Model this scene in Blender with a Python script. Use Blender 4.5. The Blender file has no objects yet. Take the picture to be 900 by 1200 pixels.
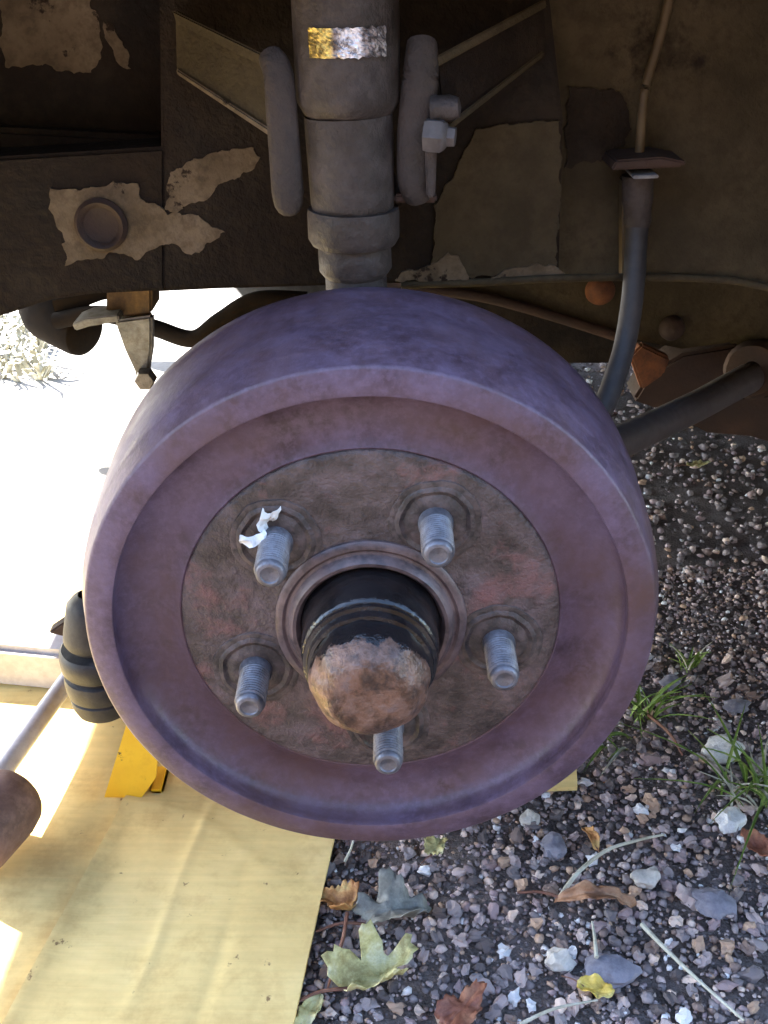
import bpy, bmesh, math, random
import numpy as np
from mathutils import Vector, Matrix, noise as mnoise

random.seed(7)
rng = np.random.default_rng(11)
PI = math.pi
scene = bpy.context.scene
COL = scene.collection

# ------------------------------------------------------------------ camera
AXLE = 0.34                                   # height of the drum axis above the ground
PITCH = math.radians(28.39)
CAM = Vector((0.0066, -0.4312, AXLE + 0.3012))
FPX = 1250.0                                  # focal length in photo pixels (900 x 1200)
cam = bpy.data.cameras.new('camera')
cam.sensor_fit = 'AUTO'; cam.sensor_width = 36.0; cam.lens = FPX / 1200.0 * 36.0
cam.clip_start = 0.02; cam.clip_end = 500.0
cam_o = bpy.data.objects.new('camera', cam); COL.objects.link(cam_o)
cam_o.location = CAM; cam_o.rotation_euler = (PI / 2 - PITCH, 0, 0)
scene.camera = cam_o

# ------------------------------------------------------------------ sky, sun, exposure
SUN_EL = math.radians(36.0)
SUN_AZ = math.radians(-56.0)                  # from +Y (behind the car) towards -X (its tail)
world = bpy.data.worlds.new('World'); scene.world = world; world.use_nodes = True
wn = world.node_tree.nodes; wl = world.node_tree.links
bgn = wn['Background']; sky = wn.new('ShaderNodeTexSky'); sky.sky_type = 'NISHITA'
sky.sun_disc = False; sky.sun_elevation = SUN_EL; sky.sun_rotation = SUN_AZ
wl.new(sky.outputs[0], bgn.inputs[0]); bgn.inputs[1].default_value = 0.15
sl = bpy.data.lights.new('sun', 'SUN'); sl.energy = 5.0; sl.angle = math.radians(0.53); sl.color = (1.0, 0.95, 0.86)
so = bpy.data.objects.new('sun', sl); COL.objects.link(so)
sd = Vector((math.sin(SUN_AZ) * math.cos(SUN_EL), math.cos(SUN_AZ) * math.cos(SUN_EL), math.sin(SUN_EL)))
so.rotation_euler = sd.to_track_quat('Z', 'Y').to_euler(); so.location = sd * 20
scene.view_settings.view_transform = 'Standard'; scene.view_settings.look = 'None'
scene.cycles.max_bounces = 6; scene.cycles.diffuse_bounces = 3; scene.cycles.glossy_bounces = 2
scene.view_settings.gamma = 1.0; scene.view_settings.exposure = 3.35

# ------------------------------------------------------------------ layout helpers: real depth (Y or Z) chosen, direction measured
FW = Vector((0, math.cos(PITCH), -math.sin(PITCH))); UP = Vector((0, math.sin(PITCH), math.cos(PITCH))); RT = Vector((1, 0, 0))
def ray(px, py): return FW + RT * ((px - 450) / FPX) + UP * ((600 - py) / FPX)
def P(px, py, Y):
    d = ray(px, py); return CAM + d * ((Y - CAM.y) / d.y)
def G(px, py, z=0.0):
    d = ray(px, py); return CAM + d * ((z - CAM.z) / d.z)

# ------------------------------------------------------------------ object helpers
def link(name, me, m=None, parent=None, smooth=True, loc=None):
    o = bpy.data.objects.new(name, me); COL.objects.link(o)
    if m is not None and len(me.materials) == 0: me.materials.append(m)
    if smooth: me.shade_smooth()
    if parent is not None: o.parent = parent
    if loc is not None: o.location = loc
    return o
def mesh(name, v, f):
    me = bpy.data.meshes.new(name); me.from_pydata([tuple(a) for a in v], [], f); me.update(); return me
def tag(o, label, cat, group=None):
    o['label'] = label; o['category'] = cat
    if group: o['group'] = group
    return o
def thing(name, label, cat, loc, group=None):
    o = bpy.data.objects.new(name, None); COL.objects.link(o); o.location = loc; o.empty_display_size = 0.02
    return tag(o, label, cat, group)
def fixn(me):
    bm = bmesh.new(); bm.from_mesh(me); bmesh.ops.recalc_face_normals(bm, faces=bm.faces); bm.to_mesh(me); bm.free(); return me
def sharp(me, deg=35):
    me.shade_smooth(); me.set_sharp_from_angle(angle=math.radians(deg)); return me
def lathe(name, prof, n=96, M=None, wob=0.0, seed=0):
    """prof: (radius, along) ; axis = +Y local; M places it"""
    v, f = [], []; k = len(prof)
    for i in range(n):
        a = 2 * PI * i / n
        for (r, y) in prof:
            w = 1 + (wob * mnoise.noise(Vector((math.cos(a) * 3, y * 60, math.sin(a) * 3 + seed))) if wob else 0)
            v.append(Vector((r * w * math.cos(a), y, r * w * math.sin(a))))
    for i in range(n):
        j = (i + 1) % n
        for q in range(k - 1): f.append((i * k + q, i * k + q + 1, j * k + q + 1, j * k + q))
    if M is not None: v = [M @ a for a in v]
    me = mesh(name, v, f)
    bm = bmesh.new(); bm.from_mesh(me); bmesh.ops.remove_doubles(bm, verts=bm.verts, dist=1e-6)
    bmesh.ops.dissolve_degenerate(bm, edges=bm.edges, dist=1e-7)
    bmesh.ops.recalc_face_normals(bm, faces=bm.faces); bm.to_mesh(me); bm.free()
    return sharp(me, 40)
def along(a, b):
    """matrix taking local +Y axis from a towards b"""
    d = (Vector(b) - Vector(a)); q = d.to_track_quat('Y', 'Z')
    return Matrix.Translation(a) @ q.to_matrix().to_4x4()
def tube(name, pts, rad, n=16, cap=True, steps=8):
    P_ = [Vector(p) for p in pts]; rads = rad if isinstance(rad, (list, tuple)) else [rad] * len(P_)
    if len(P_) > 2:
        Q, R_ = [], []
        for i in range(len(P_) - 1):
            p0 = P_[max(i - 1, 0)]; p1 = P_[i]; p2 = P_[i + 1]; p3 = P_[min(i + 2, len(P_) - 1)]
            for s in range(steps):
                t = s / steps
                Q.append(0.5 * ((2 * p1) + (p2 - p0) * t + (2 * p0 - 5 * p1 + 4 * p2 - p3) * t * t + (3 * p1 - p0 - 3 * p2 + p3) * t ** 3))
                R_.append(rads[i] * (1 - t) + rads[i + 1] * t)
        Q.append(P_[-1]); R_.append(rads[-1]); P_, rads = Q, R_
    v, f = [], []; up = Vector((0.13, 0.21, 0.97))
    for i, p in enumerate(P_):
        d = (P_[min(i + 1, len(P_) - 1)] - P_[max(i - 1, 0)]).normalized()
        s = d.cross(up).normalized(); u = s.cross(d)
        for k in range(n):
            a = 2 * PI * k / n; v.append(p + (s * math.cos(a) + u * math.sin(a)) * rads[i])
    for i in range(len(P_) - 1):
        for k in range(n): f.append((i * n + k, i * n + (k + 1) % n, (i + 1) * n + (k + 1) % n, (i + 1) * n + k))
    if cap: f.append(tuple(range(n))); f.append(tuple(range((len(P_) - 1) * n, len(P_) * n)))
    return sharp(fixn(mesh(name, v, f)), 50)
def bevel(me, w, seg=2):
    bm = bmesh.new(); bm.from_mesh(me)
    bmesh.ops.bevel(bm, geom=[e for e in bm.edges if len(e.link_faces) == 2 and e.calc_face_angle(0) > 0.5], offset=w, segments=seg, affect='EDGES', clamp_overlap=True)
    bmesh.ops.recalc_face_normals(bm, faces=bm.faces); bm.to_mesh(me); bm.free(); return me
def prism(name, poly, vec, bev=0.0):
    """closed planar polygon (3D) swept along vec"""
    poly = [Vector(p) for p in poly]; n = len(poly); vec = Vector(vec)
    v = poly + [p + vec for p in poly]
    f = [tuple(range(n)), tuple(range(2 * n - 1, n - 1, -1))] + [(i, (i + 1) % n, n + (i + 1) % n, n + i) for i in range(n)]
    me = fixn(mesh(name, v, f))
    if bev: bevel(me, bev)
    return sharp(me, 35)
def box(name, a, b, bev=0.0, M=None):
    (x0, y0, z0), (x1, y1, z1) = a, b
    v = [Vector(p) for p in ((x0, y0, z0), (x1, y0, z0), (x1, y1, z0), (x0, y1, z0), (x0, y0, z1), (x1, y0, z1), (x1, y1, z1), (x0, y1, z1))]
    if M is not None: v = [M @ p for p in v]
    me = fixn(mesh(name, v, [(0, 1, 2, 3), (7, 6, 5, 4), (0, 4, 5, 1), (1, 5, 6, 2), (2, 6, 7, 3), (3, 7, 4, 0)]))
    if bev: bevel(me, bev)
    return sharp(me, 35)
def pxprism(name, pts, Y, depth, bev=0.0, jag=0.0, seed=0):
    """outline given as directions, standing in the vertical plane y = Y, swept back by depth"""
    poly = [P(x, y, Y) for x, y in pts]
    if jag:
        out = []; r = random.Random(seed)
        for i, a in enumerate(poly):
            b = poly[(i + 1) % len(poly)]; L = (b - a).length; m = max(1, int(L / 0.0012))
            for k in range(m):
                q = a.lerp(b, k / m); o_ = Vector((seed * 3.1, 0, 0)); out.append(q + Vector((mnoise.noise(q * 160 + o_) * 3.2 + mnoise.noise(q * 420 + o_) * 1.6, 0, mnoise.noise(q * 160 + o_ * 2) * 3.2 + mnoise.noise(q * 420 - o_) * 1.6)) * jag)
        poly = out
    return prism(name, poly, (0, depth, 0), bev)

# ------------------------------------------------------------------ materials
def newmat(name):
    m = bpy.data.materials.new(name); m.use_nodes = True; nt = m.node_tree
    return m, nt, nt.nodes, nt.links, nt.nodes['Principled BSDF']
def ramp(nd, stops, interp='LINEAR'):
    r = nd.new('ShaderNodeValToRGB'); r.color_ramp.interpolation = interp; e = r.color_ramp.elements
    while len(e) > 1: e.remove(e[-1])
    e[0].position = stops[0][0]; e[0].color = (*stops[0][1], 1)
    for p, c in stops[1:]:
        x = e.new(p); x.color = (*c, 1)
    return r
def noise(nd, lk, co, scale, detail=6, rough=0.6, dist=0.0):
    n = nd.new('ShaderNodeTexNoise'); n.inputs['Scale'].default_value = scale; n.inputs['Detail'].default_value = detail
    n.inputs['Roughness'].default_value = rough; n.inputs['Distortion'].default_value = dist; lk.new(co, n.inputs['Vector']); return n
def mixc(nd, lk, a, b, fac, mode='MIX'):
    m = nd.new('ShaderNodeMix'); m.data_type = 'RGBA'; m.blend_type = mode
    for s, val in ((6, a), (7, b), (0, fac)):
        if hasattr(val, 'links'): lk.new(val, m.inputs[s])
        elif isinstance(val, (tuple, list)): m.inputs[s].default_value = (*val, 1)
        else: m.inputs[s].default_value = val
    return m.outputs[2]
def worn(name, stops, scale=20, fine=None, fscale=150, ffac=0.35, rough=(0.55, 0.85), metal=0.0, bump=0.3, bscale=350, bdist=0.0006, patch=None, pscale=12, pedge=(0.55, 0.6), dist=0.3, spec=0.5):
    m, nt, nd, lk, b = newmat(name)
    co = nd.new('ShaderNodeTexCoord').outputs['Object']
    a = noise(nd, lk, co, scale, 5, 0.65, 0.0); r = ramp(nd, [(0.5 + (p - 0.5) * 0.62, c) for p, c in stops]); lk.new(a.outputs[0], r.inputs[0]); c = r.outputs[0]
    if fine:
        n2 = noise(nd, lk, co, fscale, 3, 0.7); r2 = ramp(nd, [(0.44, (0, 0, 0)), (0.66, (1, 1, 1))]); lk.new(n2.outputs[0], r2.inputs[0])
        mm = nd.new('ShaderNodeMath'); mm.operation = 'MULTIPLY'; lk.new(r2.outputs[0], mm.inputs[0]); mm.inputs[1].default_value = ffac
        c = mixc(nd, lk, c, fine, mm.outputs[0])
    if patch:
        n3 = noise(nd, lk, co, pscale, 6, 0.68, 0.0); r3 = ramp(nd, [(pedge[0], (0, 0, 0)), (pedge[1], (1, 1, 1))]); lk.new(n3.outputs[0], r3.inputs[0])
        c = mixc(nd, lk, c, patch, r3.outputs[0])
    lk.new(c, b.inputs['Base Color'])
    mr = nd.new('ShaderNodeMapRange'); lk.new(a.outputs[0], mr.inputs[0])
    mr.inputs[1].default_value = 0.3; mr.inputs[2].default_value = 0.7; mr.inputs[3].default_value = rough[0]; mr.inputs[4].default_value = rough[1]
    lk.new(mr.outputs[0], b.inputs['Roughness']); b.inputs['Metallic'].default_value = metal; b.inputs['Specular IOR Level'].default_value = spec
    n5 = noise(nd, lk, co, bscale, 3, 0.65); bp = nd.new('ShaderNodeBump'); bp.inputs['Strength'].default_value = bump; bp.inputs['Distance'].default_value = bdist
    lk.new(n5.outputs[0], bp.inputs['Height']); lk.new(bp.outputs[0], b.inputs['Normal'])
    return m

M_drum = worn('rusted_cast_iron', [(0.2, (0.050, 0.029, 0.040)), (0.5, (0.086, 0.054, 0.082)), (0.8, (0.118, 0.080, 0.126))], 44, (0.155, 0.106, 0.165), 240, 0.40, (0.38, 0.60), 0.1, 0.45, 300, 0.0006, patch=(0.088, 0.044, 0.038), pscale=12, pedge=(0.44, 0.74))
M_plate = worn('rusted_drum_face', [(0.25, (0.038, 0.028, 0.025)), (0.5, (0.088, 0.064, 0.060)), (0.75, (0.135, 0.096, 0.098))], 42, (0.024, 0.017, 0.016), 95, 0.6, (0.35, 0.7), 0.1, 1.0, 240, 0.0016, patch=(0.18, 0.085, 0.08), pscale=30, pedge=(0.54, 0.70))
M_seat = worn('oil_stained_iron', [(0.3, (0.020, 0.016, 0.015)), (0.5, (0.045, 0.035, 0.032)), (0.7, (0.10, 0.075, 0.07))], 55, (0.13, 0.09, 0.085), 130, 0.5, (0.35, 0.7), 0.1, 0.9, 300, 0.001)
M_ring = worn('greasy_hub_ring', [(0.3, (0.045, 0.032, 0.034)), (0.7, (0.13, 0.09, 0.09))], 60, (0.2, 0.14, 0.13), 160, 0.4, (0.3, 0.6), 0.2, 0.5, 400, 0.0005)
M_grease = worn('black_grease', [(0.3, (0.004, 0.0035, 0.0045)), (0.7, (0.013, 0.011, 0.012))], 60, (0.05, 0.04, 0.035), 220, 0.15, (0.06, 0.26), 0.0, 0.7, 200, 0.0010)
M_stud = worn('zinc_stud_steel', [(0.3, (0.09, 0.088, 0.10)), (0.7, (0.23, 0.23, 0.26))], 150, (0.05, 0.038, 0.034), 300, 0.6, (0.3, 0.55), 0.5, 0.6, 600, 0.0005)
M_dark = worn('dark_hole', [(0.3, (0.03, 0.028, 0.03)), (0.7, (0.06, 0.055, 0.055))], 80, rough=(0.6, 0.8))
M_ear = worn('grimy_bracket_steel', [(0.3, (0.016, 0.0115, 0.009)), (0.7, (0.042, 0.032, 0.028))], 40, (0.06, 0.045, 0.036), 90, 0.4, (0.6, 0.85), 0.0, 0.9, 200, 0.0014)
M_shock = worn('dusty_grey_damper', [(0.25, (0.020, 0.0135, 0.010)), (0.5, (0.044, 0.034, 0.030)), (0.75, (0.074, 0.060, 0.057))], 34, (0.014, 0.009, 0.007), 75, 0.6, (0.5, 0.8), 0.0, 0.9, 200, 0.0014)
M_foil = worn('scraped_metal_foil', [(0.30, (0.07, 0.055, 0.05)), (0.42, (0.55, 0.40, 0.12)), (0.5, (0.5, 0.48, 0.5)), (0.60, (0.16, 0.13, 0.13))], 45, rough=(0.2, 0.45), metal=0.8, bump=0.8, bscale=220, bdist=0.002)
M_under = worn('black_brown_underseal', [(0.3, (0.007, 0.0045, 0.003)), (0.6, (0.013, 0.0083, 0.0054)), (0.8, (0.022, 0.0145, 0.0095))], 14, (0.027, 0.018, 0.011), 110, 0.3, (0.6, 0.9), 0.0, 0.8, 170, 0.002, patch=(0.036, 0.026, 0.016), pscale=12, pedge=(0.50, 0.74), spec=0.2)
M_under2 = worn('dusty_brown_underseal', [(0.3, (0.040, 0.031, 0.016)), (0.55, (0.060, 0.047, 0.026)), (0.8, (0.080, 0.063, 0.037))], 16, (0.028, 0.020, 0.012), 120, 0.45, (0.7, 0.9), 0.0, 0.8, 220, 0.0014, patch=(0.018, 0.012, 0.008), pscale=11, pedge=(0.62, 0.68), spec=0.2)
M_bare = worn('bare_dusty_primer', [(0.3, (0.095, 0.071, 0.043)), (0.55, (0.14, 0.108, 0.070)), (0.8, (0.175, 0.137, 0.093))], 24, (0.05, 0.035, 0.021), 130, 0.55, (0.7, 0.9), 0.0, 0.7, 200, 0.0014, patch=(0.022, 0.014, 0.009), pscale=45, pedge=(0.60, 0.64), spec=0.2)
M_rust = worn('orange_rust', [(0.3, (0.085, 0.03, 0.013)), (0.6, (0.19, 0.07, 0.025)), (0.8, (0.25, 0.10, 0.035))], 40, (0.04, 0.02, 0.014), 140, 0.4, (0.7, 0.9), 0.0, 0.6, 300, 0.001)
M_rustd = worn('dark_brown_rust', [(0.3, (0.025, 0.013, 0.009)), (0.6, (0.05, 0.027, 0.018)), (0.8, (0.08, 0.042, 0.028))], 30, (0.016, 0.01, 0.008), 120, 0.5, (0.7, 0.9), 0.0, 0.6, 260, 0.001)
M_ochre = worn('rusty_ochre_block', [(0.3, (0.06, 0.032, 0.012)), (0.6, (0.14, 0.082, 0.030)), (0.8, (0.2, 0.13, 0.06))], 60, (0.04, 0.02, 0.013), 160, 0.4, (0.6, 0.9))
M_rubber = worn('grey_black_rubber', [(0.3, (0.011, 0.010, 0.0105)), (0.7, (0.024, 0.022, 0.022))], 30, (0.055, 0.048, 0.045), 120, 0.35, (0.5, 0.75), 0.0, 0.4, 300, 0.0006)
M_hose = worn('dusty_rubber_hose', [(0.3, (0.020, 0.019, 0.021)), (0.7, (0.036, 0.034, 0.036))], 30, (0.055, 0.048, 0.042), 120, 0.3, (0.5, 0.7), 0.0, 0.3, 300, 0.0004)
M_rod = worn('dusty_grey_rod', [(0.3, (0.075, 0.066, 0.064)), (0.7, (0.12, 0.108, 0.105))], 30, (0.05, 0.035, 0.028), 100, 0.4, (0.5, 0.75), 0.0, 0.3, 260, 0.0006)
M_pipe = worn('tan_brake_pipe', [(0.3, (0.07, 0.048, 0.022)), (0.7, (0.11, 0.078, 0.038))], 40, rough=(0.5, 0.7))
M_galv = worn('grey_zinc_bracket', [(0.3, (0.13, 0.14, 0.16)), (0.7, (0.28, 0.30, 0.33))], 60, (0.09, 0.07, 0.055), 160, 0.5, (0.4, 0.7), 0.2, 0.5, 300, 0.0008)
M_yellow = worn('yellow_enamel', [(0.3, (0.78, 0.42, 0.012)), (0.7, (0.88, 0.52, 0.02))], 30, (0.62, 0.30, 0.01), 120, 0.3, (0.35, 0.5), 0.0, 0.2, 200, 0.0006, patch=(0.09, 0.045, 0.02), pscale=60, pedge=(0.64, 0.67))
M_silver = worn('pale_grey_metal', [(0.3, (0.30, 0.285, 0.31)), (0.7, (0.40, 0.385, 0.41))], 18, (0.22, 0.2, 0.2), 120, 0.3, (0.4, 0.6), 0.0, 0.2, 200, 0.0004)
M_mallet = worn('brown_mallet_head', [(0.3, (0.10, 0.055, 0.045)), (0.7, (0.19, 0.11, 0.09))], 30, (0.25, 0.16, 0.13), 140, 0.35, (0.6, 0.85), 0.0, 0.5, 240, 0.001)
M_paint = worn('beige_car_paint', [(0.3, (0.36, 0.29, 0.19)), (0.7, (0.42, 0.34, 0.23))], 8, rough=(0.25, 0.4), bump=0.05)
M_glass, _nt, _nd, _lk, _b = newmat('car_window_glass'); _b.inputs['Base Color'].default_value = (0.02, 0.025, 0.03, 1); _b.inputs['Roughness'].default_value = 0.05
M_paper = worn('white_torn_paper', [(0.3, (0.6, 0.6, 0.58)), (0.7, (0.8, 0.8, 0.8))], 120, rough=(0.5, 0.7))
M_exh = worn('silhouette_exhaust', [(0.3, (0.006, 0.0042, 0.003)), (0.7, (0.013, 0.009, 0.006))], 20, (0.018, 0.011, 0.006), 100, 0.3, (0.8, 0.95), spec=0.05)  # backlit silhouette put into a near-black base colour

def leafmat(name, c1, c2, c3):
    return worn(name, [(0.3, c1), (0.5, c2), (0.72, c3)], 70, c1, 260, 0.4, (0.5, 0.75), 0.0, 0.6, 260, 0.0008)
M_l_orange = leafmat('orange_leaf', (0.28, 0.11, 0.03), (0.52, 0.25, 0.08), (0.6, 0.42, 0.16))
M_l_grey = leafmat('grey_green_leaf', (0.12, 0.12, 0.105), (0.20, 0.20, 0.18), (0.28, 0.28, 0.25))
M_l_pale = leafmat('pale_yellow_leaf', (0.30, 0.25, 0.09), (0.55, 0.50, 0.22), (0.66, 0.62, 0.38))
M_l_yel = leafmat('yellow_leaf', (0.45, 0.30, 0.05), (0.6, 0.44, 0.08), (0.66, 0.55, 0.2))
M_l_brown = leafmat('brown_leaf', (0.16, 0.075, 0.04), (0.28, 0.14, 0.075), (0.36, 0.22, 0.14))
M_l_red = leafmat('red_brown_leaf', (0.18, 0.06, 0.035), (0.30, 0.11, 0.06), (0.38, 0.18, 0.10))
M_straw = leafmat('dry_straw', (0.34, 0.32, 0.24), (0.47, 0.45, 0.36), (0.55, 0.54, 0.45))
M_stem = leafmat('red_brown_stem', (0.11, 0.045, 0.03), (0.19, 0.08, 0.05), (0.24, 0.12, 0.08))
M_grass = leafmat('green_grass', (0.10, 0.17, 0.025), (0.17, 0.27, 0.04), (0.30, 0.36, 0.09))

def capmat():
    m = worn('rusty_grease_cap', [(0.25, (0.045, 0.026, 0.02)), (0.45, (0.10, 0.050, 0.030)), (0.6, (0.165, 0.086, 0.056)), (0.75, (0.145, 0.095, 0.084))], 80, (0.21, 0.14, 0.12), 200, 0.4, (0.3, 0.6), 0.25, 0.8, 200, 0.0014, patch=(0.030, 0.019, 0.017), pscale=60, pedge=(0.54, 0.66))
    nt = m.node_tree; nd, lk = nt.nodes, nt.links; b = nd['Principled BSDF']
    co = nd.new('ShaderNodeTexCoord').outputs['Object']; sp = nd.new('ShaderNodeSeparateXYZ'); lk.new(co, sp.inputs[0])
    n = noise(nd, lk, co, 130, 5, 0.65)
    def mth(op, a, c):
        q = nd.new('ShaderNodeMath'); q.operation = op
        for i, v in enumerate((a, c)):
            if hasattr(v, 'links'): lk.new(v, q.inputs[i])
            else: q.inputs[i].default_value = v
        return q.outputs[0]
    # thick old grease, left where the hub was wiped: on the collar and the top of the flank
    h = mth('ADD', mth('MULTIPLY', sp.outputs[2], 30.0), mth('MULTIPLY', mth('ADD', sp.outputs[1], 0.0375), 90.0))
    h = mth('ADD', h, mth('MULTIPLY', mth('SUBTRACT', n.outputs[0], 0.5), 2.2))
    r = ramp(nd, [(0.20, (0, 0, 0)), (0.42, (1, 1, 1))]); lk.new(h, r.inputs[0])
    old = b.inputs['Base Color'].links[0].from_socket; lk.new(mixc(nd, lk, old, (0.012, 0.010, 0.011), r.outputs[0]), b.inputs['Base Color'])
    ro = b.inputs['Roughness'].links[0].from_socket; mr = nd.new('ShaderNodeMix'); lk.new(r.outputs[0], mr.inputs[0]); lk.new(ro, mr.inputs[2]); mr.inputs[3].default_value = 0.22; lk.new(mr.outputs[0], b.inputs['Roughness'])
    return m
M_cap = capmat()
# cardboard: faint flute lines along its length, scuffs and stains
def cardmat():
    m, nt, nd, lk, b = newmat('brown_cardboard')
    co = nd.new('ShaderNodeTexCoord').outputs['Object']
    a = noise(nd, lk, co, 9, 6, 0.6, 0.4); r = ramp(nd, [(0.3, (0.61, 0.44, 0.175)), (0.55, (0.71, 0.54, 0.225)), (0.8, (0.77, 0.60, 0.28))]); lk.new(a.outputs[0], r.inputs[0])
    mp = nd.new('ShaderNodeMapping'); mp.inputs['Rotation'].default_value = (0, 0, math.radians(12)); mp.inputs['Scale'].default_value = (4, 160, 1); lk.new(co, mp.inputs[0])
    n2 = noise(nd, lk, mp.outputs[0], 1.0, 4, 0.6); r2 = ramp(nd, [(0.4, (0.80, 0.80, 0.80)), (0.62, (1.06, 1.05, 1.03))]); lk.new(n2.outputs[0], r2.inputs[0])
    c = mixc(nd, lk, r.outputs[0], r2.outputs[0], 0.28, 'MULTIPLY')
    nb = noise(nd, lk, co, 26, 5, 0.7); rb_ = ramp(nd, [(0.36, (0.74, 0.66, 0.62)), (0.52, (1, 1, 1)), (0.66, (1.1, 1.08, 1.1))]); lk.new(nb.outputs[0], rb_.inputs[0]); c = mixc(nd, lk, c, rb_.outputs[0], 0.6, 'MULTIPLY')
    n3 = noise(nd, lk, co, 75, 4, 0.6); r3 = ramp(nd, [(0.68, (0, 0, 0)), (0.73, (1, 1, 1))]); lk.new(n3.outputs[0], r3.inputs[0])
    c = mixc(nd, lk, c, (0.24, 0.15, 0.07), r3.outputs[0])
    lk.new(c, b.inputs['Base Color']); b.inputs['Roughness'].default_value = 0.9; b.inputs['Specular IOR Level'].default_value = 0.15
    w = nd.new('ShaderNodeTexWave'); w.inputs['Scale'].default_value = 42; w.bands_direction = 'X'; w.inputs['Distortion'].default_value = 0.4
    mp2 = nd.new('ShaderNodeMapping'); mp2.inputs['Rotation'].default_value = (0, 0, math.radians(-77)); lk.new(co, mp2.inputs[0]); lk.new(mp2.outputs[0], w.inputs[0])
    ad = nd.new('ShaderNodeMath'); ad.operation = 'ADD'; lk.new(n2.outputs[0], ad.inputs[0]); mu = nd.new('ShaderNodeMath'); mu.operation = 'MULTIPLY'; mu.inputs[1].default_value = 0.25
    lk.new(w.outputs['Fac'], mu.inputs[0]); lk.new(mu.outputs[0], ad.inputs[1])
    bp = nd.new('ShaderNodeBump'); bp.inputs['Strength'].default_value = 0.35; bp.inputs['Distance'].default_value = 0.0012; lk.new(ad.outputs[0], bp.inputs['Height']); lk.new(bp.outputs[0], b.inputs['Normal'])
    return m
M_card = cardmat()

STONE_STOPS = [(p, (min(0.85, c[0] * 2.25), min(0.85, c[1] * 1.95), min(0.85, c[2] * 1.72))) for p, c in [(0.0, (0.055, 0.052, 0.058)), (0.16, (0.10, 0.10, 0.115)), (0.32, (0.15, 0.15, 0.17)), (0.46, (0.12, 0.10, 0.095)), (0.56, (0.20, 0.19, 0.21)), (0.68, (0.16, 0.14, 0.16)), (0.78, (0.27, 0.25, 0.26)), (0.85, (0.24, 0.19, 0.15)), (0.91, (0.36, 0.33, 0.31)), (0.96, (0.62, 0.59, 0.56))]]
def stonemat(name, src):
    m, nt, nd, lk, b = newmat(name)
    if src == 'island': rnd = nd.new('ShaderNodeNewGeometry').outputs['Random Per Island']
    else: rnd = nd.new('ShaderNodeObjectInfo').outputs['Random']
    r = ramp(nd, STONE_STOPS, 'CONSTANT'); lk.new(rnd, r.inputs[0])
    co = nd.new('ShaderNodeTexCoord').outputs['Object']
    n = noise(nd, lk, co, 260, 3, 0.65); r2 = ramp(nd, [(0.35, (0.62, 0.6, 0.6)), (0.7, (1.15, 1.12, 1.1))]); lk.new(n.outputs[0], r2.inputs[0])
    c = mixc(nd, lk, r.outputs[0], r2.outputs[0], 0.8, 'MULTIPLY'); lk.new(c, b.inputs['Base Color']); b.inputs['Roughness'].default_value = 0.75
    bp = nd.new('ShaderNodeBump'); bp.inputs['Strength'].default_value = 0.4; bp.inputs['Distance'].default_value = 0.0006; lk.new(n.outputs[0], bp.inputs['Height']); lk.new(bp.outputs[0], b.inputs['Normal'])
    return m
M_gravel = stonemat('mixed_gravel', 'island'); M_pebble = stonemat('mixed_pebbles', 'object')
M_white = worn('white_quartz', [(0.3, (0.55, 0.55, 0.56)), (0.7, (0.78, 0.77, 0.76))], 120, (0.4, 0.38, 0.36), 260, 0.4, (0.5, 0.8), 0, 0.8, 220, 0.002)
M_slate = worn('blue_grey_stone', [(0.3, (0.15, 0.145, 0.18)), (0.7, (0.24, 0.23, 0.27))], 80, (0.33, 0.32, 0.35), 260, 0.3, (0.6, 0.8), 0, 0.6, 240, 0.001)
M_cream = worn('cream_stone', [(0.3, (0.46, 0.42, 0.36)), (0.7, (0.64, 0.6, 0.54))], 80, (0.36, 0.32, 0.28), 260, 0.3, (0.6, 0.8), 0, 0.6, 240, 0.001)
M_soil = worn('gritty_dark_soil', [(0.3, (0.080, 0.060, 0.050)), (0.5, (0.13, 0.102, 0.09)), (0.7, (0.185, 0.15, 0.138))], 34, (0.27, 0.225, 0.21), 330, 0.5, (0.75, 0.95), 0, 1.0, 420, 0.004)

# ------------------------------------------------------------------ ground (one sheet to the horizon, finely divided near the car)
def axis_pts():
    a = list(np.linspace(-1.0, 1.0, 81)); far = [1.3, 1.8, 2.6, 4, 7, 14, 40, 120]
    return np.array([-x for x in far[::-1]] + a + far)
gx = axis_pts(); gy = axis_pts() + 0.6
gv = []
for y in gy:
    for x in gx:
        near = max(0.0, 1 - max(abs(x), abs(y - 0.6)) / 3)
        gv.append((x, y, (0.004 * mnoise.noise(Vector((x * 7, y * 7, 0))) + 0.002 * mnoise.noise(Vector((x * 25, y * 25, 3)))) * near - 0.003))
nx = len(gx); gf = [(j * nx + i, j * nx + i + 1, (j + 1) * nx + i + 1, (j + 1) * nx + i) for j in range(len(gy) - 1) for i in range(nx - 1)]
ground = link('ground', mesh('ground', gv, gf), M_soil); ground['kind'] = 'structure'

M_glare_slab = worn('glare_slab_pale', [(0.3, (0.27, 0.26, 0.24)), (0.7, (0.35, 0.34, 0.31))], 6, (0.22, 0.20, 0.18), 90, 0.4, (0.7, 0.9), 0, 0.5, 160, 0.001)
glare_slab = link('glare_slab', box('glare_slab', (-9.0, 0.55, -0.05), (-0.13, 7.0, 0.0035), 0.001), M_glare_slab, None, False); glare_slab['kind'] = 'structure'  # pale slab put in so the sunlit ground burns out to white
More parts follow.
